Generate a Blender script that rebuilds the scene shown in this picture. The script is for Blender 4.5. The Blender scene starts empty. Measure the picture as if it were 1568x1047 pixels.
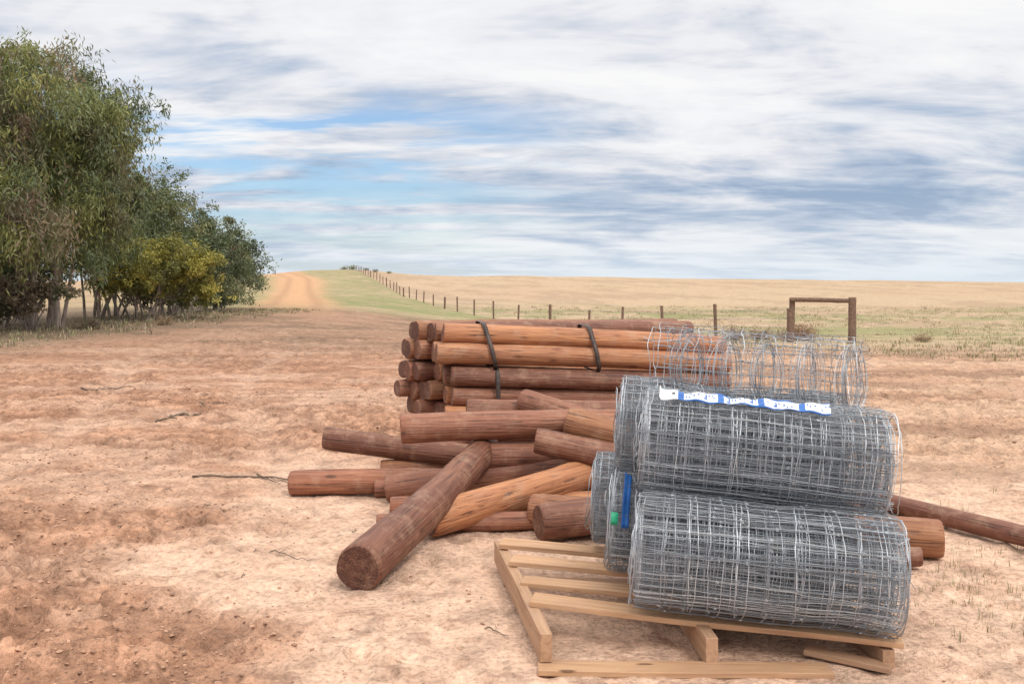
import bpy, math, random, bmesh
import numpy as np
from mathutils import Vector, Matrix
random.seed(7); rng=np.random.default_rng(7)
S=bpy.context.scene
COL=S.collection
# ---------------------------------------------------------------- helpers
def mat(name):
    m=bpy.data.materials.new(name); m.use_nodes=True
    nt=m.node_tree; nt.nodes.clear()
    o=nt.nodes.new('ShaderNodeOutputMaterial'); b=nt.nodes.new('ShaderNodeBsdfPrincipled')
    nt.links.new(b.outputs[0],o.inputs[0]); return m,nt,b
def N(nt,t,**k):
    n=nt.nodes.new(t)
    for a,v in k.items(): setattr(n,a,v)
    return n
def noise(nt,vec,scale,detail=4,rough=.55,dist=0):
    n=N(nt,'ShaderNodeTexNoise'); n.inputs['Scale'].default_value=scale; n.inputs['Detail'].default_value=detail
    n.inputs['Roughness'].default_value=rough; n.inputs['Distortion'].default_value=dist
    if vec is not None: nt.links.new(vec,n.inputs['Vector'])
    return n.outputs['Fac']
def ramp(nt,fac,stops):
    r=N(nt,'ShaderNodeValToRGB'); e=r.color_ramp.elements
    while len(e)<len(stops): e.new(.5)
    for i,(p,c) in enumerate(stops):
        e[i].position=p
        e[i].color=(c,c,c,1) if isinstance(c,(int,float)) else (*c,1)
    nt.links.new(fac,r.inputs[0]); return r.outputs[0]
def mapping(nt,vec,scale=(1,1,1),loc=(0,0,0)):
    m=N(nt,'ShaderNodeMapping'); m.inputs['Scale'].default_value=scale; m.inputs['Location'].default_value=loc
    nt.links.new(vec,m.inputs['Vector']); return m.outputs[0]
def mix(nt,fac,a,b,mode='MIX'):
    m=N(nt,'ShaderNodeMix',data_type='RGBA',blend_type=mode)
    for sock,v in ((m.inputs[0],fac),(m.inputs[6],a),(m.inputs[7],b)):
        if hasattr(v,'is_output'): nt.links.new(v,sock)
        elif isinstance(v,(int,float)): sock.default_value=v if sock.type=='VALUE' else (v,v,v,1)
        else: sock.default_value=(*v,1)
    return m.outputs[2]
def math_(nt,op,a,b=None,c=None):
    m=N(nt,'ShaderNodeMath',operation=op)
    for i,v in enumerate((a,b,c)):
        if v is None: continue
        if hasattr(v,'is_output'): nt.links.new(v,m.inputs[i])
        else: m.inputs[i].default_value=v
    return m.outputs[0]
def bump(nt,b,h,strength=.5,dist=.01):
    n=N(nt,'ShaderNodeBump'); n.inputs['Strength'].default_value=strength; n.inputs['Distance'].default_value=dist
    nt.links.new(h,n.inputs['Height']); nt.links.new(n.outputs[0],b.inputs['Normal'])
def mesh_np(name,V,F,smooth=False,mats=(),midx=None,col=None,link=True):
    V=np.asarray(V,dtype=np.float32); F=np.asarray(F,dtype=np.int32); n=F.shape[1]
    me=bpy.data.meshes.new(name)
    me.vertices.add(len(V)); me.vertices.foreach_set('co',V.ravel())
    me.loops.add(F.size); me.loops.foreach_set('vertex_index',F.ravel())
    me.polygons.add(len(F)); me.polygons.foreach_set('loop_start',np.arange(0,F.size,n,dtype=np.int32))
    me.polygons.foreach_set('loop_total',np.full(len(F),n,dtype=np.int32))
    me.polygons.foreach_set('use_smooth',np.full(len(F),smooth,dtype=bool))
    for m in mats: me.materials.append(m)
    if midx is not None: me.polygons.foreach_set('material_index',np.asarray(midx,dtype=np.int32))
    if col is not None:
        a=me.color_attributes.new('Col','FLOAT_COLOR','POINT')
        c=np.ones((len(V),4),dtype=np.float32); c[:,:3]=col; a.data.foreach_set('color',c.ravel())
    me.update(calc_edges=True); me.validate()
    o=bpy.data.objects.new(name,me)
    if link: COL.objects.link(o)
    return o
def empty(name,loc=(0,0,0)):
    e=bpy.data.objects.new(name,None); e.location=loc; e.empty_display_size=.2; COL.objects.link(e); return e
TAB=rng.random((256,256))
def vn(x,y):
    xi=np.floor(x).astype(int); yi=np.floor(y).astype(int); fx=x-xi; fy=y-yi
    fx=fx*fx*(3-2*fx); fy=fy*fy*(3-2*fy)
    g=lambda a,b:TAB[a&255,b&255]
    return (g(xi,yi)*(1-fx)+g(xi+1,yi)*fx)*(1-fy)+(g(xi,yi+1)*(1-fx)+g(xi+1,yi+1)*fx)*fy
def fbm(x,y,o=4,g=.5):
    s=0;a=1;t=0
    for i in range(o):
        s=s+a*vn(x*2**i+17.3*i,y*2**i+9.1*i); t+=a; a*=g
    return s/t
def sst(v,a,b):
    t=np.clip((v-a)/(b-a),0,1); return t*t*(3-2*t)
def tubes(lines,radii,sides=3):
    Vs=[];Fs=[];off=0
    for L,r in zip(lines,radii):
        L=np.asarray(L,dtype=float); n=len(L)
        T=np.gradient(L,axis=0); T/=np.linalg.norm(T,axis=1)[:,None]+1e-9
        ref=np.array([0.31,0.22,.92]) if abs(T[0,2])<.8 else np.array([.95,.2,.1])
        A=np.cross(T,ref); A/=np.linalg.norm(A,axis=1)[:,None]+1e-9; B=np.cross(T,A)
        rr=np.broadcast_to(np.asarray(r,dtype=float),(n,))
        ang=np.arange(sides)/sides*2*np.pi
        P=L[:,None,:]+rr[:,None,None]*(np.cos(ang)[None,:,None]*A[:,None,:]+np.sin(ang)[None,:,None]*B[:,None,:])
        Vs.append(P.reshape(-1,3))
        i=np.arange(n-1)[:,None]*sides; j=np.arange(sides)[None,:]; k=(j+1)%sides
        F=np.stack([i+j,i+k,i+sides+k,i+sides+j],-1).reshape(-1,4)+off
        Fs.append(F); off+=n*sides
    return np.concatenate(Vs),np.concatenate(Fs)
# ---------------------------------------------------------------- terrain function
ROAD=np.array([(-5,14),(-8,32),(-13,60),(-19.5,90),(-31,145),(-42,180),(-48.5,205),(-75,300)],float)
def terrain(x,y):
    x=np.asarray(x,float); y=np.asarray(y,float)
    dip=-1.15*sst(y,12,52)*sst(x+.12*y,-6,8)
    crest=np.where(x>0,2.6-.0135*x,2.6+.012*x)+ 1.75*np.exp(-((x+36)/13)**2)
    rise=sst(y,82,215)
    z=dip*(1-rise)+np.clip(crest,-1,6)*rise
    z=z-.012*np.clip(y-225,0,None)
    z=z*sst(y,5,14)
    z=z+.25*(fbm(x*.05+5,y*.05+3,3)-.5)*sst(np.hypot(x,y),14,60)*2
    return z
def roaddist(x,y):
    d=np.full(np.shape(x),1e9)
    for a,b in zip(ROAD[:-1],ROAD[1:]):
        ab=b-a; t=np.clip(((x-a[0])*ab[0]+(y-a[1])*ab[1])/(ab@ab),0,1)
        d=np.minimum(d,np.hypot(x-a[0]-t*ab[0],y-a[1]-t*ab[1]))
    return d
def palemask(x,y):
    w=(fbm(x*1.1+3,y*1.1,4)-.5)*2.2
    m=sst(x-(-1.15-.27*(y-3.4))+w,-.35,.4)*(1-sst(y+w*1.2,6.4,8.0))
    return m
a1=np.radians(np.arange(-31,31.01,.10)); a0=np.radians(np.arange(-176,-31,4)); a2=np.radians(np.arange(31.8,180.01,4))
ang=np.concatenate([[-np.pi+1e-9],a0,a1,a2]); ang=np.unique(ang); ang=ang[ang<np.pi-.03]
rr=[.4]
while rr[-1]<2500:
    r=rr[-1]; rr.append(r*(1.12 if r<2.9 else 1.0032 if r<13 else 1.0075 if r<45 else 1.02 if r<260 else 1.1))
rr=np.array(rr); nr=len(rr); na=len(ang)
R,A=np.meshgrid(rr,ang,indexing='ij'); X=R*np.sin(A); Y=R*np.cos(A)
Z=terrain(X,Y)
pm=palemask(X,Y)
near=1-sst(R,18,55)
f1=fbm(X*3.2,Y*3.2,4,.6); f2=fbm(X*13,Y*13,3,.6); f3=fbm(X*6.5+4,Y*6.5+7,4,.6)
churn=1-.80*pm
patchy=sst(fbm(X*.55+8,Y*.8+2,4),.34,.58)
churn=churn*(.38+.72*patchy)
lump=sst(f3,.40,.66)
Z=Z+near*(churn*(.038*(lump-.5)+.036*(np.abs(f1-.5)*-2+.25)+.040*(f2-.5))+.04*(fbm(X*.8,Y*.8,3)-.5)+.006*(f2-.5))
trk=np.zeros_like(X)
for off in (-1.4,.2,2.1,3.4):
    tx=-.5-.22*Y+off*1.3+.35*np.sin(Y*.35+off)
    if off>1: tx=2.9+.18*Y+off*.55+.3*np.sin(Y*.3+off)
    q=np.exp(-((X-tx)/.17)**2)*sst(Y,3,6)*(1-pm*.7)*near
    Z-=.030*q; trk=np.maximum(trk,q)
for _ in range(900):
    hy=3.1+11*random.random()**1.2; hx=random.uniform(-.6,.55)*hy
    s=random.uniform(.022,.055); d=random.uniform(.008,.022)
    m_=(np.abs(X-hx)<.25)&(np.abs(Y-hy)<.35)
    q=((X[m_]-hx)**2+((Y[m_]-hy)*.75)**2)/s**2
    Z[m_]-=d*np.exp(-q)-d*.45*np.exp(-(np.sqrt(q)-1.5)**2*4)
Zflat=sst(np.hypot((X-.7)/1.1,(Y-3.95)/.95),.75,1.2)
Z=np.where(R<14,Z*Zflat+(1-Zflat)*(.3*Z),Z)
# colours
red=np.array([.455,.258,.170]); redd=np.array([.255,.135,.085]); pale=np.array([.60,.41,.305]); tan=np.array([.50,.335,.235])
def L(c1,c2,m): return c1*(1-m[...,None])+c2*m[...,None]
b1=sst(fbm(X*.9+1,Y*1.6+4,5,.6),.36,.60); b2=sst(fbm(X*4,Y*5,4,.6),.35,.66)
C=L(np.broadcast_to(redd,X.shape+(3,)),red,np.clip(.25+b1*.35+b2*.55,0,1))
streak=sst(fbm(X*.5+Y*.05,Y*1.3+2,5,.6),.42,.62)
C=L(C,pale*.94,streak*.6*(1-.35*patchy))
C=L(C,redd*.80,sst(1-lump,.35,.95)*churn*.48*near)  # hollows between lumps darkened, cavity shade put into the soil colour
C=L(C,redd*.85,sst(f2,.56,.72)*churn*.5*near)
C=L(C,pale*.9,trk*.35)
C=L(C,pale,np.clip(pm*(.74+.35*b2),0,1))
C=L(C,redd,pm*sst(f2,.62,.74)*.35*near)
rightm=sst(X,1.0,3.2)*sst(Y,5.5,7.5)*(1-sst(Y,22,34))
C=L(C,tan,rightm*(.5+.4*streak))
rt=rightm*sst(fbm(X*.25+f2*.3,Y*1.5,4),.5,.60)
C=L(C,np.array([.25,.15,.10]),rt*.65)
mid=sst(Y,13,26)*(1-sst(Y,55,80))*(1-sst(X+.1*Y,2,8))
C=L(C,np.array([.30,.195,.135]),mid*.65)
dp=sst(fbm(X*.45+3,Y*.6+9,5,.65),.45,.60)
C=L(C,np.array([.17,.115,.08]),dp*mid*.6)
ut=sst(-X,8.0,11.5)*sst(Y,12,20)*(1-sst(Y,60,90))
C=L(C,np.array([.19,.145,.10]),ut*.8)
gn=fbm(X*.15+2,Y*.15,5,.6); gn2=fbm(X*.6+2,Y*.6,5,.65)
straw=np.array([.44,.335,.225]); grn=np.array([.215,.225,.10])
field=sst(X+.10*Y,6,10)*sst(Y,17,26)
far=sst(Y,50,62)
field=np.maximum(field,far)
C=L(C,straw,field*.85)
fd=fbm(X*.03,Y*.06,4)
C=L(C,np.array([.43,.305,.21]),far*sst(fd,.4,.6)*.7)
C=L(C,np.array([.32,.23,.155]),far*sst(fbm(X*.25+.1*Y,Y*.10,4,.7),.47,.60)*.55)
strip=field*(1-sst(Y,80,105))*sst(gn*.6+gn2*.4,.42,.58)*sst(Y,24,40)
C=L(C,grn,strip*.75)
fx=np.interp(Y,[50,93,130,175,210],[4,-8,-15.7,-25.7,-33])
rd=roaddist(X,Y)
verge=(X<fx)*sst(Y,42,70)*(1-sst(Y,230,260))*(X>-60)
C=L(C,grn,verge*np.clip(.30+1.4*(gn2-.3),0,.9))
leftfar=sst(-X,15,30)*sst(Y,30,60)*(1-np.exp(-(rd/9)**2))*(X<np.interp(Y,[32,90,145,200],[-9,-20,-33,-47]))
C=L(C,np.array([.40,.28,.18]),leftfar*.8)
wob=(fbm(X*.12,Y*.06,3)-.5)*4
ro=np.exp(-((rd+wob*.5)/(2.2+.008*Y))**4)*sst(Y,32,70)
C=L(C,np.array([.52,.305,.175]),ro*.95)
C=L(C,np.array([.32,.19,.12]),np.exp(-((rd-1.3)/.45)**2)*sst(Y,25,60)*.5)
idx=np.arange(nr*na).reshape(nr,na)
i00=idx[:-1,:]; F=np.stack([i00,np.roll(i00,-1,1),np.roll(idx[1:,:],-1,1),idx[1:,:]],-1).reshape(-1,4)
gm,nt,b=mat('ground_soil')
geo=N(nt,'ShaderNodeNewGeometry'); pos=geo.outputs['Position']
at=N(nt,'ShaderNodeVertexColor',layer_name='Col')
n1=noise(nt,pos,38,3,.75); n2=noise(nt,pos,5,4,.7)
c=mix(nt,1,at.outputs[0],ramp(nt,n1,[(.28,.55),(.5,1.03),(.75,1.30)]),'MULTIPLY')
c=mix(nt,1,c,ramp(nt,n2,[(.3,.66),(.5,1.02),(.7,1.25)]),'MULTIPLY')
nt.links.new(c,b.inputs['Base Color']); b.inputs['Roughness'].default_value=.95
b.inputs['Specular IOR Level'].default_value=.12
bump(nt,b,n1,.9,.022)
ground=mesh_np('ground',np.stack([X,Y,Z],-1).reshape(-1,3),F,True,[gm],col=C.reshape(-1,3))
def gz(x,y):
    r=math.hypot(x,y); a=math.atan2(x,y)
    i=min(np.searchsorted(rr,r),nr-1); j=min(np.searchsorted(ang,a),na-1)
    return float(Z[i,j])
# ---------------------------------------------------------------- materials
def wood_post(name,cols,endc=False):
    m,nt,b=mat(name)
    tc=N(nt,'ShaderNodeTexCoord').outputs['Object']; oi=N(nt,'ShaderNodeObjectInfo')
    loc=N(nt,'ShaderNodeVectorMath',operation='ADD'); nt.links.new(tc,loc.inputs[0])
    sc=N(nt,'ShaderNodeVectorMath',operation='SCALE'); sc.inputs[0].default_value=(37,11,23); nt.links.new(oi.outputs['Random'],sc.inputs['Scale'])
    nt.links.new(sc.outputs[0],loc.inputs[1]); v=loc.outputs[0]
    g=noise(nt,mapping(nt,v,(1.2,26,26)),1.6,4,.68,.4)
    big=noise(nt,mapping(nt,v,(1.0,5,5)),1.7,3,.6)
    c=ramp(nt,g,[(.25,cols[0]),(.5,cols[1]),(.78,cols[2])])
    c=mix(nt,ramp(nt,big,[(.38,0.),(.68,.8)]),c,cols[3])
    c=mix(nt,1,c,ramp(nt,oi.outputs['Random'],[(0,(.70,.68,.68)),(.5,(1,1,1)),(1,(1.25,1.22,1.12))]),'MULTIPLY')
    if not endc:
        vo=N(nt,'ShaderNodeTexVoronoi'); vo.inputs['Scale'].default_value=1; nt.links.new(mapping(nt,v,(4.5,13,13)),vo.inputs['Vector'])
        c=mix(nt,ramp(nt,vo.outputs['Distance'],[(.10,.85),(.22,0.)]),c,cols[0])
    crk=noise(nt,mapping(nt,v,(2.5,70,70)),1.3,2,.5)
    c=mix(nt,ramp(nt,crk,[(.33,.8),(.37,0.)]),c,(.05,.025,.018))
    if endc:
        w=N(nt,'ShaderNodeTexWave',wave_type='RINGS',rings_direction='X'); w.inputs['Scale'].default_value=22; w.inputs['Distortion'].default_value=1.5; nt.links.new(tc,w.inputs['Vector'])
        c=mix(nt,.45,c,mix(nt,1,c,ramp(nt,w.outputs['Fac'],[(0,.5),(1,1.2)]),'MULTIPLY'))
    geo=N(nt,'ShaderNodeNewGeometry')
    dn=noise(nt,geo.outputs['Position'],9,4,.7)
    c=mix(nt,ramp(nt,dn,[(.50,0.),(.75,.5)]),c,(.46,.29,.195))
    nt.links.new(c,b.inputs['Base Color']); b.inputs['Roughness'].default_value=.60; b.inputs['Specular IOR Level'].default_value=.4
    bump(nt,b,math_(nt,'ADD',g,crk),.8,.009)
    return m
M_DARK=wood_post('treated_pine_weathered',[(.095,.038,.025),(.26,.108,.066),(.41,.195,.12),(.19,.076,.052)])
M_ORNG=wood_post('treated_pine_fresh',[(.16,.062,.033),(.39,.175,.085),(.56,.28,.145),(.31,.125,.067)])
M_END=wood_post('treated_pine_end',[(.06,.024,.018),(.18,.075,.048),(.30,.14,.09),(.12,.048,.034)],True)
def post(name,p0,p1,r0,r1=None,m=None,parent=None,seg=22,ns=26,bend=None,rough=1):
    r1=r1 or r0; m=m or M_DARK
    p0=Vector(p0);p1=Vector(p1); d=p1-p0; Ln=d.length
    if bend is None: bend=random.uniform(-.03,.03)
    ba=random.uniform(0,6.28)
    ts=[0,.006]+list(np.linspace(.03,.97,seg))+[.994,1]; ts=np.array(ts)
    rs=r0+(r1-r0)*ts; rs[0]*=.90;rs[-1]*=.90;rs[1]*=.975; rs[-2]*=.975
    th=np.arange(ns)/ns*2*np.pi; s1,s2=random.uniform(0,99),random.uniform(0,99)
    T,H=np.meshgrid(ts,th,indexing='ij')
    n=fbm(T*Ln*5+s1,np.abs(H-np.pi)*1.6+s2,3)-.5
    Rr=rs[:,None]*(1+rough*.13*n+.03*np.sin(2*H+s1))
    for _ in range(7):
        kt=random.uniform(.06,.94); kh=random.uniform(0,6.28)
        dh=np.minimum(np.abs(H-kh),6.283-np.abs(H-kh))
        Rr+=r0*.11*rough*np.exp(-((T-kt)*Ln/.035)**2-(dh*r0/.03)**2)
    bx=bend*np.sin(np.pi*ts)
    x=T*Ln; y=Rr*np.cos(H)+(bx*math.cos(ba))[:,None]; z=Rr*np.sin(H)+(bx*math.sin(ba))[:,None]
    V=np.stack([x+0*H,y,z],-1)
    V[0,:,0]+=random.uniform(-.10,.10)*V[0,:,1]
    V=V.reshape(-1,3); nrr=len(ts)
    faces=[]
    for i in range(nrr-1):
        for j in range(ns):
            k=(j+1)%ns; faces.append((i*ns+j,i*ns+k,(i+1)*ns+k,(i+1)*ns+j))
    nside=len(faces)
    faces.append(tuple(range(ns-1,-1,-1))); faces.append(tuple(range((nrr-1)*ns,nrr*ns)))
    me=bpy.data.meshes.new(name); me.from_pydata(V.tolist(),[],faces); me.materials.append(m); me.materials.append(M_END)
    for i,p in enumerate(me.polygons):
        p.use_smooth=i<nside
        if i>=nside: p.material_index=1
    me.update()
    o=bpy.data.objects.new(name,me); COL.objects.link(o)
    q=d.to_track_quat('X','Z').to_matrix().to_4x4()
    o.matrix_world=Matrix.Translation(p0)@q@Matrix.Rotation(random.uniform(0,6.28),4,'X')
    if parent: o.parent=parent
    return o
# ---------------------------------------------------------------- strapped bundles
M_STRAP,nt,b=mat('dark_steel_strap'); b.inputs['Roughness'].default_value=.5; b.inputs['Metallic'].default_value=.4
nn=noise(nt,N(nt,'ShaderNodeTexCoord').outputs['Object'],30); nt.links.new(ramp(nt,nn,[(.3,(.035,.03,.03)),(.7,(.10,.07,.06))]),b.inputs['Base Color'])
YAW=.20
def strap(parent,xs,prof,lean):
    V=[];F=[]
    z1=max(z for y,z in prof); y0=min(y for y,z in prof)
    for i,(y,z) in enumerate(prof):
        x=xs+lean*(z1-z)-.2*(y-y0)
        for sx in(-.016,.016): V.append((x+sx,y+YAW*(x+.5)+.0,z-.04*(x+.5)))
    for i in range(len(prof)-1): F.append((2*i,2*i+1,2*i+3,2*i+2))
    o=mesh_np('steel_strap',V,F,True,[M_STRAP]); md=o.modifiers.new('s','SOLIDIFY'); md.thickness=.003; o.parent=parent
def bundle(rows,front,step,yaw,tilt,mt,straps,y00=7.0,dk=.2):
    e=empty('wooden_post_bundle')
    for z,n,dy in rows:
        for j in range(n):
            rad=random.uniform(.068,.079)
            x0=front+step[0]*j+random.uniform(-.05,.05)
            y0=y00+dy+step[1]*j
            ln=random.uniform(2.0,2.2)
            post('post',(x0,y0+yaw*(x0-front),z+random.uniform(-.008,.008)),(x0+ln,y0+yaw*(ln+x0-front),z-tilt+random.uniform(-.012,.012)),rad,rad*random.uniform(.88,1.0),mt if random.random()>dk else M_DARK,e,seg=14,ns=20)
    for s in straps: strap(e,*s)
profA=[(6.95,.70),(6.90,.735),(6.902,.79),(6.905,.84),(6.935,.90),(6.975,.955),(6.99,1.0),(7.03,1.022),(7.12,1.027),(7.25,1.027),(7.29,1.0),(7.3,.9),(7.3,.75),(7.26,.70),(6.95,.70)]
profB=[(6.95,.27),(6.905,.33),(6.90,.45),(6.90,.56),(6.905,.66),(6.95,.71),(7.1,.722),(7.25,.72),(7.3,.6),(7.3,.35),(7.26,.27),(6.95,.27)]
bundle([(.80,2,0),(.935,2,.075)],-.50,(-.03,.16),YAW,.11,M_ORNG,[(-.18,profA,.22),(.58,profA,.15)])
bundle([(.635,2,0),(.495,2,.02),(.36,2,-.01)],-.46,(-.03,.16),YAW,.09,M_ORNG,[(-.10,profB,.02)])
bundle([(.215,2,.02),(.078,3,-.03)],-.52,(-.03,.16),YAW,.0,M_DARK,[])
rows=[(.075,4,0),(.215,4,.01),(.355,4,-.01),(.495,4,.0),(.635,4,.01),(.80,4,0),(.935,3,.04)]
bundle(rows,-.60,(-.078,.142),.53,.03,M_ORNG,[],7.34,dk=.6)
# ---------------------------------------------------------------- loose posts
W='wooden_post'
loose=[((-.65,4.19,.095),(-.156,6.05,.30),.105,.088,M_DARK),
((-1.35,6.08,.075),(.55,5.95,.075),.076,.07,M_DARK),
((-.74,5.86,.085),(1.25,6.02,.29),.078,.076,M_DARK),
((-.83,6.0,.062),(1.1,6.2,.062),.062,.06,M_DARK),
((-.83,6.28,.118),(1.1,6.5,.12),.064,.068,M_ORNG),
((-1.19,6.33,.31),(.7,6.2,.16),.076,.07,M_DARK),
((-.65,5.80,.445),(1.3,6.1,.43),.084,.078,M_DARK),
((.068,6.5,.53),(1.7,5.5,.20),.075,.07,M_DARK),
((.32,5.8,.49),(2.0,5.4,.15),.093,.088,M_ORNG),
((.135,5.7,.395),(1.9,5.3,.08),.073,.07,M_DARK),
((-.42,5.03,.10),(1.2,6.1,.36),.088,.085,M_ORNG),
((.13,4.98,.10),(1.9,5.55,.10),.092,.085,M_DARK),
((-.5,5.35,.072),(1.4,5.75,.072),.07,.066,M_ORNG),
((-.68,5.55,.055),(1.2,5.75,.055),.05,.05,M_DARK),
((-.15,5.9,.27),(1.8,6.2,.22),.08,.075,M_DARK),
((-.32,6.62,.34),(1.6,6.7,.32),.075,.072,M_ORNG),
((-.45,6.72,.20),(1.5,6.75,.2),.072,.072,M_DARK),
((-.25,6.5,.08),(1.5,6.4,.08),.074,.072,M_DARK),
((-.3,6.55,.46),(1.6,6.62,.44),.07,.07,M_DARK),
((2.03,4.70,.09),(.1,5.25,.10),.088,.085,M_ORNG),
((1.8,6.3,.05),(2.8,4.35,.05),.052,.05,M_DARK),
((1.86,4.52,.055),(.5,4.75,.055),.045,.045,M_DARK),
((-.70,5.16,.05),(1.15,5.32,.05),.05,.046,M_DARK)]
for i,(a,c_,r0,r1,m) in enumerate(loose):
    post(W,a,c_,r0,r1,m,bend=(.07 if i==10 else None))
# ---------------------------------------------------------------- pallet
def lumber(name,cols):
    m,nt,b=mat(name); tc=N(nt,'ShaderNodeTexCoord').outputs['Object']; oi=N(nt,'ShaderNodeObjectInfo')
    va=N(nt,'ShaderNodeVectorMath',operation='ADD'); nt.links.new(tc,va.inputs[0]); nt.links.new(oi.outputs['Random'],va.inputs[1]); v=va.outputs[0]
    g=noise(nt,mapping(nt,v,(1.4,30,30)),2.0,5,.65,.6); bg=noise(nt,mapping(nt,v,(1,3,3)),3,4,.6)
    c=ramp(nt,g,[(.28,cols[0]),(.5,cols[1]),(.75,cols[2])]); c=mix(nt,ramp(nt,bg,[(.45,0.),(.7,.6)]),c,cols[3])
    vo=N(nt,'ShaderNodeTexVoronoi'); vo.inputs['Scale'].default_value=1; nt.links.new(mapping(nt,v,(4,14,14)),vo.inputs['Vector'])
    c=mix(nt,ramp(nt,vo.outputs['Distance'],[(.08,.9),(.14,0.)]),c,(.14,.07,.035))
    c=mix(nt,1,c,ramp(nt,oi.outputs['Random'],[(0,(.8,.76,.72)),(1,(1.1,1.06,1.02))]),'MULTIPLY')
    dn=noise(nt,N(nt,'ShaderNodeNewGeometry').outputs['Position'],7,4,.7)
    c=mix(nt,ramp(nt,dn,[(.48,0.),(.7,.55)]),c,(.42,.26,.17))
    nt.links.new(c,b.inputs['Base Color']); b.inputs['Roughness'].default_value=.75; bump(nt,b,g,.5,.005); return m
M_PAL=lumber('pallet_pine',[(.38,.20,.11),(.58,.36,.21),(.69,.47,.30),(.44,.27,.17)])
M_PAL2=lumber('pallet_pine_grey',[(.27,.155,.09),(.44,.27,.165),(.54,.36,.23),(.32,.20,.14)])
pal=empty('timber_pallet',(.65,3.9,0))
def board(name,p0,p1,w,t,m,parent,roll=0):
    p0=Vector(p0);p1=Vector(p1);d=p1-p0;Ln=d.length
    bm=bmesh.new(); nx=14
    th=np.linspace(0,Ln,nx); rings=[]
    sd=random.uniform(0,50)
    for i,x in enumerate(th):
        wy=w/2*(1+.03*math.sin(x*9+sd)); oz=.003*math.sin(x*5+sd)
        ex=x+(random.uniform(-.006,.006) if i in(0,nx-1) else 0)
        rings.append([bm.verts.new((ex+random.uniform(-.001,.001),a*wy,c2*t/2+oz)) for a,c2 in((-1,-1),(1,-1),(1,1),(-1,1))])
    for a,b2 in zip(rings[:-1],rings[1:]):
        for j in range(4): bm.faces.new((a[j],a[(j+1)%4],b2[(j+1)%4],b2[j]))
    bm.faces.new(rings[0][::-1]); bm.faces.new(rings[-1])
    bmesh.ops.recalc_face_normals(bm,faces=bm.faces)
    me=bpy.data.meshes.new(name); bm.to_mesh(me); bm.free(); me.materials.append(m)
    o=bpy.data.objects.new(name,me); COL.objects.link(o)
    bv=o.modifiers.new('b','BEVEL'); bv.width=.0025; bv.segments=2; bv.limit_method='ANGLE'
    mw=Matrix.Translation(p0)@d.to_track_quat('X','Z').to_matrix().to_4x4()@Matrix.Rotation(roll,4,'X')
    o.parent=parent; o.matrix_parent_inverse=Matrix.Translation(-Vector(parent.location))
    o.matrix_basis=mw
    return o
board('stringer_1',(.115,3.35,.072),(-.06,4.52,.082),.042,.095,M_PAL2,pal)
board('stringer_2',(.675,3.36,.052),(.60,4.42,.062),.042,.095,M_PAL2,pal)
board('stringer_3',(1.27,3.36,.018),(1.20,4.34,.03),.042,.085,M_PAL2,pal)
for i,(l,r) in enumerate([((.075,3.66,.133),(1.33,3.40,.075)),((.035,3.90,.134),(1.31,3.64,.078)),((.0,4.16,.137),(1.28,3.95,.085)),((-.045,4.42,.14),(1.25,4.22,.09))]):
    board('deck_board_%d'%(i+1),l,r,.11 if i!=1 else .09,.02,M_PAL,pal,roll=.02*(i%2))
board('base_board_1',(.085,3.335,.012),(1.06,3.315,.004),.10,.02,M_PAL,pal)
board('base_board_2',(-.03,4.3,.012),(1.15,4.2,.004),.10,.02,M_PAL2,pal)
board('broken_piece',(1.02,3.47,.022),(1.27,3.33,.012),.07,.018,M_PAL2,pal)
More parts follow.
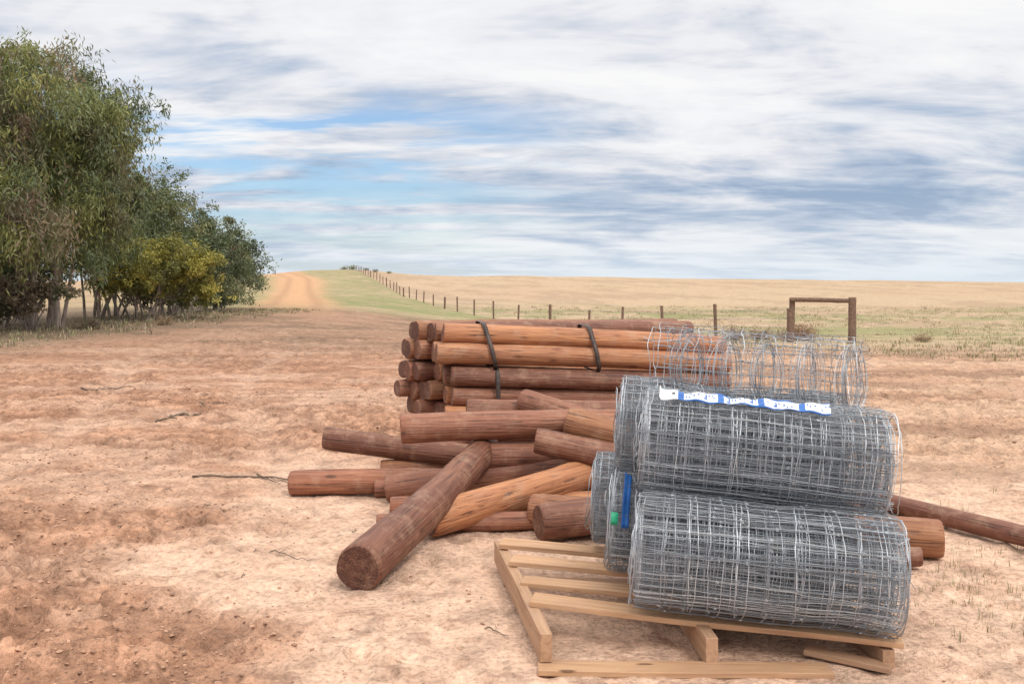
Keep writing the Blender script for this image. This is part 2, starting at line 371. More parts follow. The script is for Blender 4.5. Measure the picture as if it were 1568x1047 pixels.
# ---------------------------------------------------------------- wire rolls
M_WIRE,nt,b=mat('galvanised_wire')
geo=N(nt,'ShaderNodeNewGeometry'); rp=geo.outputs['Random Per Island']
wn=noise(nt,geo.outputs['Position'],16,1,.6)
c=ramp(nt,rp,[(0,(.19,.215,.25)),(.5,(.34,.375,.42)),(.85,(.50,.54,.59)),(1,(.66,.70,.74))])
c=mix(nt,ramp(nt,wn,[(.5,0.),(.75,.35)]),c,(.29,.27,.26))
nt.links.new(c,b.inputs['Base Color']); b.inputs['Metallic'].default_value=.25; b.inputs['Roughness'].default_value=.48
SP=np.array([0,.075,.155,.24,.33,.425,.52,.62,.72,.80,.86])/.86
def wire_roll(pL,pR,r,layers=22,rin=.06,stays=21,wr=.0015,loose=0,seed=0):
    g=np.random.default_rng(seed)
    pL=np.array(pL);pR=np.array(pR); ax=pR-pL; Ln=np.linalg.norm(ax); ax=ax/Ln
    U=np.array([0,0,1.])-ax*ax[2]; U/=np.linalg.norm(U); Vv=np.cross(ax,U)
    lines=[];rad=[]
    nseg=40
    dents=[(g.uniform(.1,.9)*Ln,g.uniform(0,6.28),g.uniform(.006,.016)) for _ in range(7)]
    def P(a,th,rr_):
        r2=rr_.copy()
        if not loose:
            for da,dt,dd in dents: r2-=dd*np.exp(-((a-da)/.10)**2-(((th-dt+np.pi)%(2*np.pi)-np.pi)/.5)**2)
            r2*=1-.035*np.maximum(0,-np.cos(th))
        return pL+a[:,None]*ax+r2[:,None]*(np.cos(th)[:,None]*U+np.sin(th)[:,None]*Vv)
    for k in range(layers):
        q=k/max(layers-1,1); rk=r-(r-rin)*q**1.15
        sh=g.normal(0,.010+loose*.02); skew=g.normal(0,.010)
        base=SP*Ln+g.uniform(-.034,.034)*(1-loose); base[0]=0; base[-1]=Ln; base=base+sh
        for j,a0_ in enumerate(base):
            jit=g.normal(0,.007); ph0=g.uniform(0,6.28)
            th=np.linspace(0,2*np.pi*1.01,nseg)+ph0
            w=.0022+.012*loose
            a=a0_+jit+skew*np.sin(th+k)+w*np.sin(3*th+g.uniform(0,6))+w*.5*np.sin(7*th+g.uniform(0,6))+g.normal(0,.0012,nseg)
            rad_=rk+(.001+loose*.01)*np.sin(2*th+g.uniform(0,6))+(.001)*np.sin(5*th+g.uniform(0,6))-.0008*(th-ph0)
            lines.append(P(a,th,rad_)); rad.append(wr*g.uniform(.85,1.15) if j not in(0,len(base)-1) else wr*1.3)
        ns_=stays if k<12 else stays//2
        for s in range(ns_):
            t0=(s+g.uniform(-.4,.4))/ns_*2*np.pi+k*.7
            n=23; a=np.linspace(0,Ln,n)+sh+g.normal(0,.004)
            th=t0+np.cumsum(g.normal(0,.008+.02*loose,n))+.02*np.sin(a*9+g.uniform(0,6))+g.normal(0,.06)*a
            rad_=np.full(n,rk+.001)+g.normal(0,.001,n)
            lines.append(P(a,th,rad_)); rad.append(wr*g.uniform(.85,1.1))
            for a_ in base[1:-1]:
                if k<3:
                    tk=np.interp(a_,a,th); tt=np.linspace(tk-.02,tk+.02,4); lines.append(P(np.full(4,a_)+np.array([-.004,.004,-.004,.004]),tt,np.full(4,rk+.002))); rad.append(wr*1.3)
    for _ in range(26):
        t=g.uniform(0,6.28); a=np.linspace(Ln-.02,Ln+g.uniform(.01,.035),5); lines.append(P(a,t+np.linspace(0,.15,5)*g.normal(),np.full(5,g.uniform(.5,1)*r)+np.linspace(0,.012,5)*g.normal())); rad.append(wr)
    V,F=tubes(lines,rad,3)
    return V,F,P,Ln
def roll(name,*a,**k):
    V,F,P,Ln=wire_roll(*a,**k); o=mesh_np(name,V,F,False,[M_WIRE]); return o,P,Ln
rolls={}
rolls['A']=roll('wire_mesh_roll',(.456,3.58,.342),(1.315,3.43,.283),.207,seed=1)
rolls['C']=roll('wire_mesh_roll',(.41,3.99,.348),(1.27,3.86,.295),.206,seed=2)
rolls['E']=roll('wire_mesh_roll',(.375,4.40,.35),(1.24,4.28,.30),.203,seed=3)
rolls['B']=roll('wire_mesh_roll',(.505,3.80,.695),(1.36,3.66,.628),.205,seed=4)
rolls['D']=roll('wire_mesh_roll',(.455,4.16,.705),(1.31,4.06,.645),.205,seed=5)
V1,F1,P,Ln=wire_roll((.63,4.22,.965),(1.42,4.06,.91),.160,layers=2,rin=.145,stays=14,wr=.0014,loose=.42,seed=9)
lines=[];rad=[]
g=np.random.default_rng(3)
for i,(x,y,z) in enumerate([(.74,4.16,.94),(.90,4.13,.93),(1.05,4.10,.92),(1.21,4.06,.91),(1.37,4.02,.895)]):
    for k in range(12):
        yaw=math.radians(38+g.normal(0,9)); R0=.110+g.normal(0,.014); th=np.linspace(0,2*np.pi,34)+g.uniform(0,6)
        px=R0*np.cos(th)*math.sin(yaw)+g.normal(0,.012); py=R0*np.cos(th)*math.cos(yaw); pz=R0*1.12*np.sin(th)+.008*np.sin(3*th+k)
        lines.append(np.stack([x+px,y+py,z+pz+g.normal(0,.008)],-1)); rad.append(.0015)
for _ in range(12):
    s=np.array([g.uniform(.65,1.4),g.uniform(4.0,4.25),1.04]); n=8; t=np.linspace(0,1,n)
    d=np.array([g.normal(0,.06),g.normal(0,.05),g.uniform(.02,.09)])
    lines.append(s+t[:,None]*d+np.stack([.02*np.sin(t*5),0*t,.015*np.sin(t*6)],-1)); rad.append(.0014)
V2,F2=tubes(lines,rad,3)
mesh_np('loose_wire_coil',np.concatenate([V1,V2]),np.concatenate([F1,F2+len(V1)]),False,[M_WIRE])
def plain(name,c1,c2,rough=.5):
    m,nt,b=mat(name); n=noise(nt,N(nt,'ShaderNodeNewGeometry').outputs['Position'],25,3,.6); nt.links.new(ramp(nt,n,[(.35,c1),(.65,c2)]),b.inputs['Base Color']); b.inputs['Roughness'].default_value=rough; return m
M_BLUE=plain('blue_plastic_label',(.012,.10,.38),(.03,.15,.48),.4); M_WH=plain('white_plastic_label',(.62,.64,.66),(.76,.76,.76),.4); M_GR=plain('green_tag',(.02,.35,.18),(.04,.45,.25),.4); M_BK=plain('label_print',(.03,.03,.035),(.06,.06,.07))
def patch(name,key,a0,a1,t0,t1,na_,nt_,fn,lift=.006,slant=0):
    o,P,Ln=rolls[key]; V=[];F=[];mi=[]
    rr_=.206+lift
    As=np.linspace(a0,a1,na_+1); Ts=np.linspace(t0,t1,nt_+1)
    for i,a in enumerate(As):
        for j,t in enumerate(Ts):
            V.append(P(np.array([a]),np.array([t+slant*(i/na_)+.02*math.sin(a*14)]),np.array([rr_+.004*math.sin(a*31+j)+.003*math.sin(a*77)+(.012 if (i==0) else 0)]))[0])
    for i in range(na_):
        for j in range(nt_):
            q=i*(nt_+1)+j; F.append((q,q+1,q+nt_+2,q+nt_+1)); mi.append(fn(i,j))
    p=mesh_np(name,V,F,True,[M_BLUE,M_WH,M_BK,M_GR],midx=mi); p.modifiers.new('s','SOLIDIFY').thickness=.0015
    p.parent=o; return p
def lab(i,j):
    if i<12: return 2 if (i in(3,4,5) and j in(3,4)) or (i in(8,9) and j in (3,4,5)) else 1
    k=(i-12)%26
    if k<4: return 0
    if j in (0,9): return 0
    if k in (4,12,15,25): return 1
    if j in (1,8): return 1
    return 0 if (i*7+j*5+(i*j)%3)%5<1 else 1
o,P,Ln=rolls['B']
sgn=1 if P(np.array([.1]),np.array([.6]),np.array([.2]))[0][1]<3.8 else -1
patch('label','B',.045,.66,sgn*.20,sgn*.54,110,10,lab,slant=-.02)
patch('blue_tag','C',.035,.062,sgn*.35,sgn*1.45,3,12,lambda i,j:0)
patch('green_tag','C',-.005,.02,sgn*1.2,sgn*1.42,2,3,lambda i,j:3)
# ---------------------------------------------------------------- clods, twigs, litter
def scatter_clods():
    t=(1+5**.5)/2
    base=np.array([(-1,t,0),(1,t,0),(-1,-t,0),(1,-t,0),(0,-1,t),(0,1,t),(0,-1,-t),(0,1,-t),(t,0,-1),(t,0,1),(-t,0,-1),(-t,0,1)],float)/1.9
    fc=np.array([(0,11,5),(0,5,1),(0,1,7),(0,7,10),(0,10,11),(1,5,9),(5,11,4),(11,10,2),(10,7,6),(7,1,8),(3,9,4),(3,4,2),(3,2,6),(3,6,8),(3,8,9),(4,9,5),(2,4,11),(6,2,10),(8,6,7),(9,8,1)])
    Vs=[];Fs=[];Cs=[];off=0
    n=0
    while n<7000:
        y=3.0+11*random.random()**1.3; x=random.uniform(-.56,.56)*y
        p=float(palemask(np.array([x]),np.array([y]))[0])
        if random.random()<p*.9: continue
        if float(fbm(np.array([x*.9]),np.array([y*.9]),3)[0])<.46 and random.random()<.8: continue
        if -.1<x<1.35 and 3.3<y<4.5: continue
        s=random.choice([.003,.004,.005,.007])*random.uniform(.6,1.4)*(1+y*.03)
        v=base*(s*rng.uniform(.5,1.4,(12,1)))*np.array([1.3,1.1,.6])
        a=random.uniform(0,6); c_,s_=math.cos(a),math.sin(a)
        v=np.stack([v[:,0]*c_-v[:,1]*s_,v[:,0]*s_+v[:,1]*c_,v[:,2]],-1)+np.array([x,y,gz(x,y)+s*.1])
        k=random.uniform(.8,1.2)
        cc=np.array([.42,.25,.165])*k if random.random()<.7 else np.array([.24,.135,.09])*k
        Vs.append(v);Fs.append(fc+off);Cs.append(np.repeat(cc[None],12,0));off+=12;n+=1
    cm,nt,b=mat('soil_clod'); at=N(nt,'ShaderNodeVertexColor',layer_name='Col'); nt.links.new(at.outputs[0],b.inputs['Base Color']); b.inputs['Roughness'].default_value=.95
    mesh_np('soil_clods',np.concatenate(Vs),np.concatenate(Fs),False,[cm],col=np.concatenate(Cs))
scatter_clods()
M_TWIG=plain('dry_twig',(.09,.06,.045),(.20,.15,.11),.9)
lines=[];rad=[]
def twig(x,y,ln,a,r,nb=2,zoff=.01):
    n=10;t=np.linspace(0,1,n); w=np.cumsum(rng.normal(0,.02*ln,n)); 
    xs=x+t*ln*math.cos(a)-w*math.sin(a); ys=y+t*ln*math.sin(a)+w*math.cos(a)
    zs=np.array([gz(p,q)+r+zoff*random.random() for p,q in zip(xs,ys)])
    lines.append(np.stack([xs,ys,zs],-1)); rad.append(np.linspace(r,r*.4,n))
    if nb:
        for _ in range(nb):
            i=random.randint(2,7); twig(xs[i],ys[i],ln*random.uniform(.2,.45),a+random.choice([-1,1])*random.uniform(.4,.9),r*.5,0,.03)
for _ in range(200):
    y=3.2+14*random.random()**.7; x=random.uniform(-.55,.55)*y
    if x>-.3 and x<1.6 and y<7.2: continue
    twig(x,y,random.uniform(.02,.09)*(1+.03*y),random.uniform(0,6.28),random.uniform(.001,.0025),0)
twig(-3.3,9.6,.30,.1,.018,1); twig(-3.4,10.8,.7,-.45,.012,3); twig(-3.3,9.2,.2,.5,.012,0)
twig(-2.1,6.5,.95,.05,.008,4); twig(-1.15,4.75,.25,-.5,.003,1); twig(-.1,3.75,.15,-.8,.003,1)
twig(-5.2,12,.6,.4,.012,3)
V,F=tubes(lines,rad,4); mesh_np('fallen_twigs',V,F,True,[M_TWIG])
# ---------------------------------------------------------------- foliage generic
def leafmat(name,trans=.25):
    m,nt,b=mat(name); at=N(nt,'ShaderNodeVertexColor',layer_name='Col')
    nt.links.new(at.outputs[0],b.inputs['Base Color']); b.inputs['Roughness'].default_value=.5; b.inputs['Specular IOR Level'].default_value=.4
    if trans>0:
        tr=N(nt,'ShaderNodeBsdfTranslucent'); nt.links.new(at.outputs[0],tr.inputs[0]); ms=N(nt,'ShaderNodeMixShader'); ms.inputs[0].default_value=trans
        o=[n for n in nt.nodes if n.type=='OUTPUT_MATERIAL'][0]
        nt.links.new(b.outputs[0],ms.inputs[1]); nt.links.new(tr.outputs[0],ms.inputs[2]); nt.links.new(ms.outputs[0],o.inputs[0])
    return m
M_LEAF=leafmat('gum_leaf',.25); M_GRASS=leafmat('grass_blade',0)
M_BARK,nt,b=mat('bark'); geo=N(nt,'ShaderNodeNewGeometry'); bn=noise(nt,mapping(nt,geo.outputs['Position'],(6,6,1.5)),2,4,.65)
nt.links.new(ramp(nt,bn,[(.3,(.11,.085,.07)),(.5,(.25,.20,.17)),(.7,(.42,.35,.30))]),b.inputs['Base Color']); b.inputs['Roughness'].default_value=.9; bump(nt,b,bn,.6,.03)
def leaves(cent,length,width,droop,cols,g):
    n=len(cent)
    d=g.normal(0,1,(n,3)); d[:,2]-=droop; d/=np.linalg.norm(d,axis=1)[:,None]
    s=np.cross(d,g.normal(0,1,(n,3))); s/=np.linalg.norm(s,axis=1)[:,None]+1e-9
    l=length*g.uniform(.6,1.3,(n,1)); w=width*g.uniform(.7,1.2,(n,1))
    V=np.stack([cent,cent+d*l*.45+s*w*.5,cent+d*l,cent+d*l*.45-s*w*.5],1).reshape(-1,3)
    F=np.arange(n*4).reshape(-1,4)
    return V,F,np.repeat(cols,4,0)
def tree(name,x,y,h,crown,stems,nclump,nleaf,leaf,palette,seed,trunk_r=.14,clump_r=.45,stemspread=.5):
    g=np.random.default_rng(seed); z0=float(terrain(x,y))
    e=empty(name,(x,y,z0)); base=np.array([0,0,0.])
    lines=[];rad=[];nodes=[]
    for s in range(stems):
        a=g.uniform(0,6.28); el=crown[s%len(crown)]
        tgt=np.array([el[0]+g.normal(0,.35)*el[3],el[1]+g.normal(0,.35)*el[4],el[2]+el[5]*g.uniform(-.1,.5)])
        st=base+np.array([math.cos(a),math.sin(a),0])*stemspread*g.uniform(.2,1)
        n=14;t=np.linspace(0,1,n)[:,None]
        mid=st*.6+tgt*.4+np.array([g.normal(0,.3),g.normal(0,.3),.1*h])
        P_=(1-t)**2*st+2*t*(1-t)*mid+t**2*tgt+np.cumsum(g.normal(0,.03,(n,3)),0)*t
        P_[0,2]=-.15
        r=trunk_r*g.uniform(.5,1.0)
        lines.append(P_); rad.append(r*(1-.8*t[:,0])); nodes+= [(p,r*(1-.8*tt)) for p,tt in zip(P_[4:],t[4:,0])]
    NP=np.array([p for p,_ in nodes]); NR=np.array([r for _,r in nodes])
    cents=[];cc=[]
    pal=np.array(palette); vol=np.array([c[3]*c[4]*c[5] for c in crown])**.7; vol/=vol.sum()
    for c_ in range(nclump):
        el=crown[g.choice(len(crown),p=vol)]
        d=g.normal(0,1,3); d/=np.linalg.norm(d); q=g.uniform(.25,1)**.5
        q*=1+.16*math.sin(3*math.atan2(d[1],d[0])+seed)+g.normal(0,.10)
        p=np.array(el[:3])+d*q*np.array(el[3:6])
        if p[2]<.45: continue
        k=np.argmin(np.linalg.norm(NP-p,axis=1)+np.where(NP[:,2]>p[2],1.0,0)); s0=NP[k]
        t=np.linspace(0,1,7)[:,None]; mid=(s0+p)/2+np.array([0,0,.15*np.linalg.norm(p-s0)])+g.normal(0,.08,3)
        lines.append((1-t)**2*s0+2*t*(1-t)*mid+t**2*p); rad.append(min(NR[k]*.5,.035)*(1-.75*t[:,0]))
        cr=clump_r*g.uniform(.5,1.35); m=int(nleaf*g.uniform(.6,1.4))
        nsub=g.integers(4,9)
        sub=g.normal(0,1,(nsub,3))*cr*np.array([.75,.75,.45]); si=g.integers(0,nsub,m)
        lp=p+sub[si]+g.normal(0,1,(m,3))*cr*np.array([.26,.26,.20])
        lp[:,2]-=np.abs(g.normal(0,1,m))*cr*leaf[3]
        lp=lp[lp[:,2]>.12]; m=len(lp)
        if m==0: continue
        tone=g.uniform(0,1)**1.1; ci=pal[int(tone*(len(pal)-1e-6))]  # random clump tone imitates lit and shaded foliage in the leaf colour
        cl=ci*g.uniform(.8,1.2)*g.uniform(.65,1.35,(m,1))
        cents.append(lp);cc.append(cl)
    V,F=tubes(lines,rad,6); o=mesh_np('trunk_and_limbs',V,F,True,[M_BARK]); o.parent=e
    LV,LF,LC=leaves(np.concatenate(cents),leaf[0],leaf[1],leaf[2],np.concatenate(cc),g)
    o=mesh_np('crown_foliage',LV,LF,False,[M_LEAF],col=LC); o.parent=e
GUM=[(.105,.135,.06),(.15,.185,.075),(.195,.22,.085),(.25,.26,.09),(.165,.16,.085),(.22,.24,.08)]
DKG=[(.09,.12,.065),(.125,.155,.08),(.155,.185,.09),(.20,.21,.10)]
OLV=[(.23,.225,.06),(.33,.30,.065),(.38,.33,.08),(.20,.21,.07)]
BRN=[(.18,.135,.09),(.22,.17,.11),(.14,.14,.08)]
gl=(.19,.038,1.6,.8); sl=(.12,.06,.3,.15)
tree('eucalyptus_tree',-13.4,28,9,[(0,0,6.1,2.5,2.6,2.0),(1.0,-.3,4.7,2.1,2.2,1.6),(-1.5,0,5,2.3,2.3,2.0),(.6,.2,3.0,2.4,2.2,1.0),(1.6,0,6.1,1.5,1.4,1.1)],12,270,290,gl,GUM,11,.10,clump_r=.5,stemspread=1.2)
tree('eucalyptus_tree',-13.8,23.5,8.5,[(0,0,5.8,2.4,2.4,2.2),(.6,0,3.1,2.3,2.2,1.3)],11,190,290,gl,GUM+BRN+BRN,12,.10,clump_r=.5,stemspread=1.2)
tree('eucalyptus_tree',-14.2,35,6.2,[(0,0,4.2,2.2,2.4,1.6),(1.1,0,2.7,1.9,2,1.6),(-1.2,0,3.2,2,2,1.6)],11,180,240,sl,DKG+GUM[:2],13,.08,clump_r=.45,stemspread=1)
tree('eucalyptus_tree',-14.4,42,5.6,[(0,0,3.9,2.5,2.6,1.5),(1.8,0,2.3,1.7,2,1.6),(-1.4,0,2.9,2,2,1.7)],11,180,240,sl,DKG,14,.08,clump_r=.45,stemspread=1)
tree('eucalyptus_tree',-15.0,50,4.6,[(0,0,3.1,1.8,2.2,1.3),(.8,0,1.8,1.5,1.6,1.2),(-1.3,0,2.6,1.8,2,1.3)],9,130,220,sl,DKG,15,.08,clump_r=.45,stemspread=.8)
tree('eucalyptus_tree',-17.5,60,4.2,[(0,0,2.6,2.5,2.4,1.4)],6,60,200,sl,DKG,16,.08,clump_r=.5)
tree('eucalyptus_tree',-19.5,34,6.5,[(0,0,4.0,3.2,2.6,2.0)],9,100,200,sl,GUM[:3]+BRN,17,.10,clump_r=.55,stemspread=1)
tree('wattle_bush',-11.8,33,3.0,[(0,0,1.8,1.4,1.2,.9),(1.1,.2,1.5,1.0,.9,.8),(-1.2,0,1.5,1.0,.9,.8)],7,130,250,(.12,.045,.1,.1),OLV,21,.04,clump_r=.30)
tree('saltbush_shrub',-14.6,30,2.6,[(0,0,1.7,1.5,1.2,.9),(-1.5,.2,1.6,1.2,.9,.9)],9,70,200,sl,BRN+DKG[:2],22,.04,clump_r=.34,stemspread=1)
tree('saltbush_shrub',-13.1,38,2.4,[(0,0,1.3,1.5,1.2,.9)],6,80,200,sl,BRN+DKG[:2],23,.04,clump_r=.32)
tree('saltbush_shrub',-13.7,46,2.4,[(0,0,1.2,1.3,1.2,1.0)],5,80,200,sl,DKG,24,.04,clump_r=.32)
tree('saltbush_shrub',-12.9,26,1.6,[(0,0,.9,1.3,1.0,.5)],7,35,160,sl,BRN,25,.03,clump_r=.28)
# ---------------------------------------------------------------- grass tufts and dry shrubs
def grass(name,pts,hh,cols,nb=22,spread=.08,wd=.006):
    Vs=[];Cs=[]
    for (x,y,s) in pts:
        z=gz(x,y)-.01
        n=nb; a=rng.uniform(0,6.28,n); rr_=spread*s*rng.random(n); b0=np.stack([x+rr_*np.cos(a),y+rr_*np.sin(a),np.full(n,z)],-1)
        out=np.stack([np.cos(a),np.sin(a),np.zeros(n)],-1)*rng.uniform(.1,.8,(n,1)); hgt=hh*s*rng.uniform(.5,1.2,(n,1))
        tip=b0+out*hgt*.8+np.array([0,0,1])*hgt; mid=b0+out*hgt*.25+np.array([0,0,1])*hgt*.6
        sd=np.stack([-np.sin(a),np.cos(a),np.zeros(n)],-1)*wd*s
        V=np.stack([b0-sd,b0+sd,mid+sd*.8,mid-sd*.8,mid-sd*.8,mid+sd*.8,tip+sd*.15,tip-sd*.15],1)
        Vs.append(V.reshape(-1,3)); c=np.array(cols)[rng.integers(0,len(cols),n)]*rng.uniform(.7,1.2,(n,1)); Cs.append(np.repeat(c,8,0))
    V=np.concatenate(Vs); mesh_np(name,V,np.arange(len(V)).reshape(-1,4),False,[M_GRASS],col=np.concatenate(Cs))
ST=[(.42,.325,.21),(.35,.26,.165),(.48,.38,.26)]; GN=[(.18,.20,.085),(.24,.25,.105),(.32,.28,.15)]
pts=[]
for _ in range(6500):
    y=16+80*random.random()**1.2; x=random.uniform(-.1,.56)*y
    if x+.1*y<6.0: continue
    if float(fbm(np.array([x*.5]),np.array([y*.35]),3)[0])<.46: continue
    pts.append((x,y,random.uniform(.4,1.2)*(1+y*.010)))
grass('dry_grass',pts,.08,ST+ST+GN+GN,9,.25,.007)
pts=[]
for _ in range(520):
    x=random.uniform(1.5,6);y=random.uniform(4,11)
    if random.random()<.5: x=random.uniform(1.5,2.6); y=random.uniform(3.6,5)
    if x<1.6 and y<5 : continue
    pts.append((x,y,random.uniform(.3,1)))
grass('sparse_grass_sprouts',pts,.055,ST+GN,6,.03,.0016)
pts=[(random.uniform(-12.5,-9)-random.random()*3,random.uniform(19,50),random.uniform(.5,1.4)) for _ in range(900)]
grass('verge_grass',pts,.10,ST+GN+BRN,12,.2,.010)
def shrub(x,y,s,cols,name='dry_shrub'):
    g=np.random.default_rng(int(abs(x)*100+y)); z=gz(x,y); lines=[];rad=[];cents=[]
    for k in range(60):
        d=g.normal(0,1,3); d[2]=abs(d[2])*.8+.25; d/=np.linalg.norm(d); t=np.linspace(0,1,5)[:,None]
        P_=np.array([x,y,z])+t*d*s*g.uniform(.6,1)*np.array([1,1,.85])+np.cumsum(g.normal(0,.03*s,(5,3)),0)*t
        lines.append(P_); rad.append(.008*(1-.6*t[:,0])); cents.append(P_[2:].repeat(9,0)+g.normal(0,.09*s,(27,3)))
    V,F=tubes(lines,rad,3); c=np.concatenate(cents); cl=np.array(cols)[g.integers(0,len(cols),len(c))]*g.uniform(.6,1.2,(len(c),1))
    LV,LF,LC=leaves(c,.09*s,.03*s,.0,cl,g)
    col=np.concatenate([np.tile(np.array([.2,.13,.09]),(len(V),1)),LC])
    mesh_np(name,np.concatenate([V,LV]),np.concatenate([F,LF+len(V)]),False,[M_GRASS],col=col)
RS=[(.28,.14,.08),(.34,.19,.11),(.22,.14,.09)]; TN=[(.42,.30,.18),(.32,.22,.13),(.37,.25,.14)]
for x,y,s,c_ in [(8.0,32,.6,RS),(9.0,31.5,.8,RS),(9.7,33,.6,RS),(7.2,32,.6,RS),(4.0,34,.85,TN),(4.9,33,.75,TN),(5.6,34.5,.6,TN),(3.2,36,.5,TN),(12.8,31,.4,TN),(2.2,40,.4,TN),(-11.5,27,.5,BRN),(-10.5,30,.4,TN),(-13.5,24,.5,TN),(-33,206,1.2,GUM),(-35,207,1.0,GUM),(-30,205,.8,GUM),(-28,204,.9,BRN),(-25,203,.7,GUM)]:
    shrub(x,y,s,c_)
# ---------------------------------------------------------------- fence and strainer frame
M_FP=plain('weathered_fence_post',(.12,.07,.05),(.24,.155,.11),.9); M_FW=plain('fence_wire_old',(.20,.19,.18),(.30,.29,.28),.6)
def fence(path,step,seedh=1.1):
    f=empty('post_and_wire_fence')
    seg=np.hypot(*np.diff(path,axis=0).T); cum=np.concatenate([[0],np.cumsum(seg)])
    ps=np.arange(0,cum[-1],step); fxs=np.interp(ps,cum,path[:,0]); fys=np.interp(ps,cum,path[:,1])
    lines=[];rad=[];tops=[]
    for i,(x,y) in enumerate(zip(fxs,fys)):
        z=gz(x,y); h=seedh*random.uniform(.87,1.13) ; lx,ly=random.uniform(-.06,.06),random.uniform(-.04,.04)
        n=5; t=np.linspace(0,1,n)[:,None]
        lines.append(np.array([x,y,z-.1])+t*np.array([lx,ly,h+.1])); rad.append(np.full(n,.06 if i%5 else .085)); tops.append((x,y,z))
    V,F=tubes(lines,rad,7)
    o=mesh_np('posts',V,F,True,[M_FP]); o.parent=f
    lines=[];rad=[]
    for hh in (.2,.45,.7,.95):
        lines.append([(x,y-.08,z+hh+.0) for x,y,z in tops]); rad.append(.006)
    V,F=tubes(lines,rad,3); o=mesh_np('wires',V,F,False,[M_FW]); o.parent=f
fence(np.array([(7.9,28.3),(6.2,38),(4.0,50),(-.3,63),(-4.2,77),(-8.2,93),(-12,110),(-15.7,130),(-20.5,152),(-25.7,175),(-31,200),(-38,228)]),5.6)
fence(np.array([(-18.5,26.),(-17.6,45.),(-19,70.)]),4.2)
sf=empty('timber_strainer_frame')
def fpost(nm,p0,p1,r):
    o=post(nm,p0,p1,r,r*.92,M_FP,None,seg=10,ns=16,rough=1.5); o.data.materials[1]=M_FP
    o.parent=sf
zA=gz(7.95,28.4); zB=gz(9.45,27.6)
fpost('upright_1',(7.93,28.4,zA-.2),(7.99,28.4,zA+1.28),.085)
fpost('upright_2',(9.42,27.6,zB-.3),(9.44,27.6,zB+1.30),.11)
fpost('top_rail',(7.9,28.33,zA+1.24),(9.45,27.6,zB+1.20),.065)
# ---------------------------------------------------------------- world
w=bpy.data.worlds.new('World'); S.world=w; w.use_nodes=True; nt=w.node_tree; nt.nodes.clear()
out=N(nt,'ShaderNodeOutputWorld'); 
SUN_EL,SUN_AZ=48,150
sky=N(nt,'ShaderNodeTexSky',sky_type='NISHITA'); sky.sun_disc=False; sky.sun_elevation=math.radians(SUN_EL); sky.sun_rotation=math.radians(SUN_AZ)
bg1=N(nt,'ShaderNodeBackground'); bg1.inputs[1].default_value=.12
nt.links.new(mix(nt,1,sky.outputs[0],(.80,.95,1.12),'MULTIPLY'),bg1.inputs[0])
tc=N(nt,'ShaderNodeTexCoord').outputs['Generated']; sx=N(nt,'ShaderNodeSeparateXYZ'); nt.links.new(tc,sx.inputs[0])
x_,y_,z_=sx.outputs
zc=math_(nt,'MAXIMUM',z_,0.0)
def proj(o):
    den=math_(nt,'ADD',zc,o); cb=N(nt,'ShaderNodeCombineXYZ'); nt.links.new(math_(nt,'DIVIDE',x_,den),cb.inputs[0]); nt.links.new(math_(nt,'DIVIDE',y_,den),cb.inputs[1]); return cb.outputs[0]
pv=proj(.10); pw=proj(.25)
nA=noise(nt,mapping(nt,pv,(.55,1.3,1),(3.1,1.7,0)),1.0,5,.6,.3)
nB=noise(nt,mapping(nt,pw,(1.3,2.4,1),(11.4,2.2,0)),1.3,5,.58,.4)
nC=noise(nt,mapping(nt,pv,(.85,1.5,1),(1.4,9.2,0)),1.7,5,.62,.3)
zoff=ramp(nt,zc,[(0.,.62),(.035,.60),(.07,.30),(.115,.44),(.165,.63),(.28,.72)])
right=ramp(nt,math_(nt,'ADD',x_,.5),[(.1,.55),(.6,1.)])
sh=math_(nt,'ADD',nB,math_(nt,'MULTIPLY',math_(nt,'MULTIPLY',math_(nt,'SUBTRACT',zoff,.5),right),.62))
sh=math_(nt,'ADD',sh,math_(nt,'MULTIPLY',math_(nt,'SUBTRACT',nC,.5),.55))
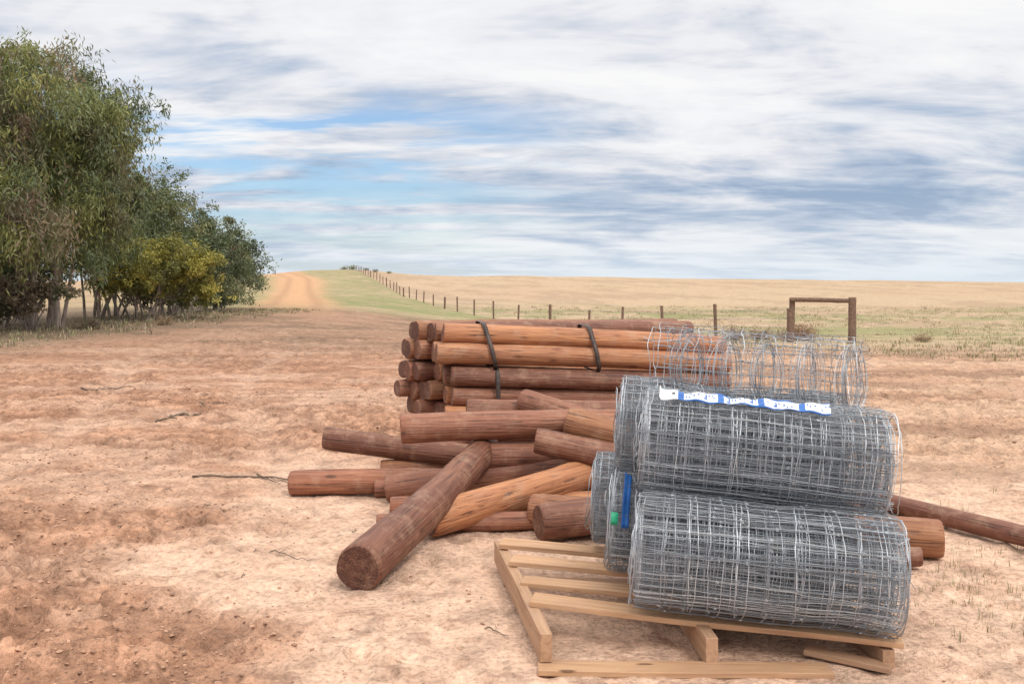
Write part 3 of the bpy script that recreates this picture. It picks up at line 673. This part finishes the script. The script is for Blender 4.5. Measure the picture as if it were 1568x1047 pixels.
cloud=ramp(nt,sh,[(.29,(.33,.43,.59)),(.40,(.50,.58,.71)),(.49,(.70,.73,.80)),(.58,(.86,.87,.90)),(.72,(.95,.95,.955))])
zb=ramp(nt,zc,[(.0,(1,1,1)),(.29,(1,1,1)),(.5,(1.75,1.69,1.58)),(1,(2.45,2.32,2.12))])
cloud=mix(nt,1,cloud,zb,'MULTIPLY')
cloud=mix(nt,ramp(nt,zc,[(0,.75),(.04,.25),(.08,0.)]),cloud,(.74,.83,.91))
bg2=N(nt,'ShaderNodeBackground'); nt.links.new(cloud,bg2.inputs[0]); bg2.inputs[1].default_value=1.0
hole=ramp(nt,nA,[(.46,1.),(.56,0.)])
regx=ramp(nt,math_(nt,'ADD',x_,.5),[(.0,1.),(.40,1.),(.60,.05),(1,.1)])
regz=ramp(nt,zc,[(.03,.35),(.10,1.),(.16,1.),(.20,.05)])
cov=math_(nt,'MULTIPLY',math_(nt,'MULTIPLY',hole,regx),regz)
ms=N(nt,'ShaderNodeMixShader'); nt.links.new(math_(nt,'MULTIPLY',cov,.9),ms.inputs[0]); nt.links.new(bg2.outputs[0],ms.inputs[1]); nt.links.new(bg1.outputs[0],ms.inputs[2]); nt.links.new(ms.outputs[0],out.inputs[0])
sl_=bpy.data.lights.new('sun','SUN'); sl_.energy=1.5; sl_.angle=math.radians(14); sl_.color=(1,.95,.88)
so=bpy.data.objects.new('sun',sl_); COL.objects.link(so)
el,az=math.radians(SUN_EL),math.radians(SUN_AZ)
d=Vector((math.sin(az)*math.cos(el),math.cos(az)*math.cos(el),math.sin(el)))
so.rotation_euler=d.to_track_quat('Z','Y').to_euler()
cam=bpy.data.cameras.new('camera'); cam.lens=35; cam.sensor_width=36; cam.shift_y=-.0584; cam.clip_end=6000; cam.clip_start=.05
co=bpy.data.objects.new('camera',cam); co.location=(0,0,1.3); co.rotation_euler=(math.radians(90),0,0); COL.objects.link(co); S.camera=co
S.view_settings.view_transform='Standard'; S.view_settings.look='None'; S.view_settings.exposure=0
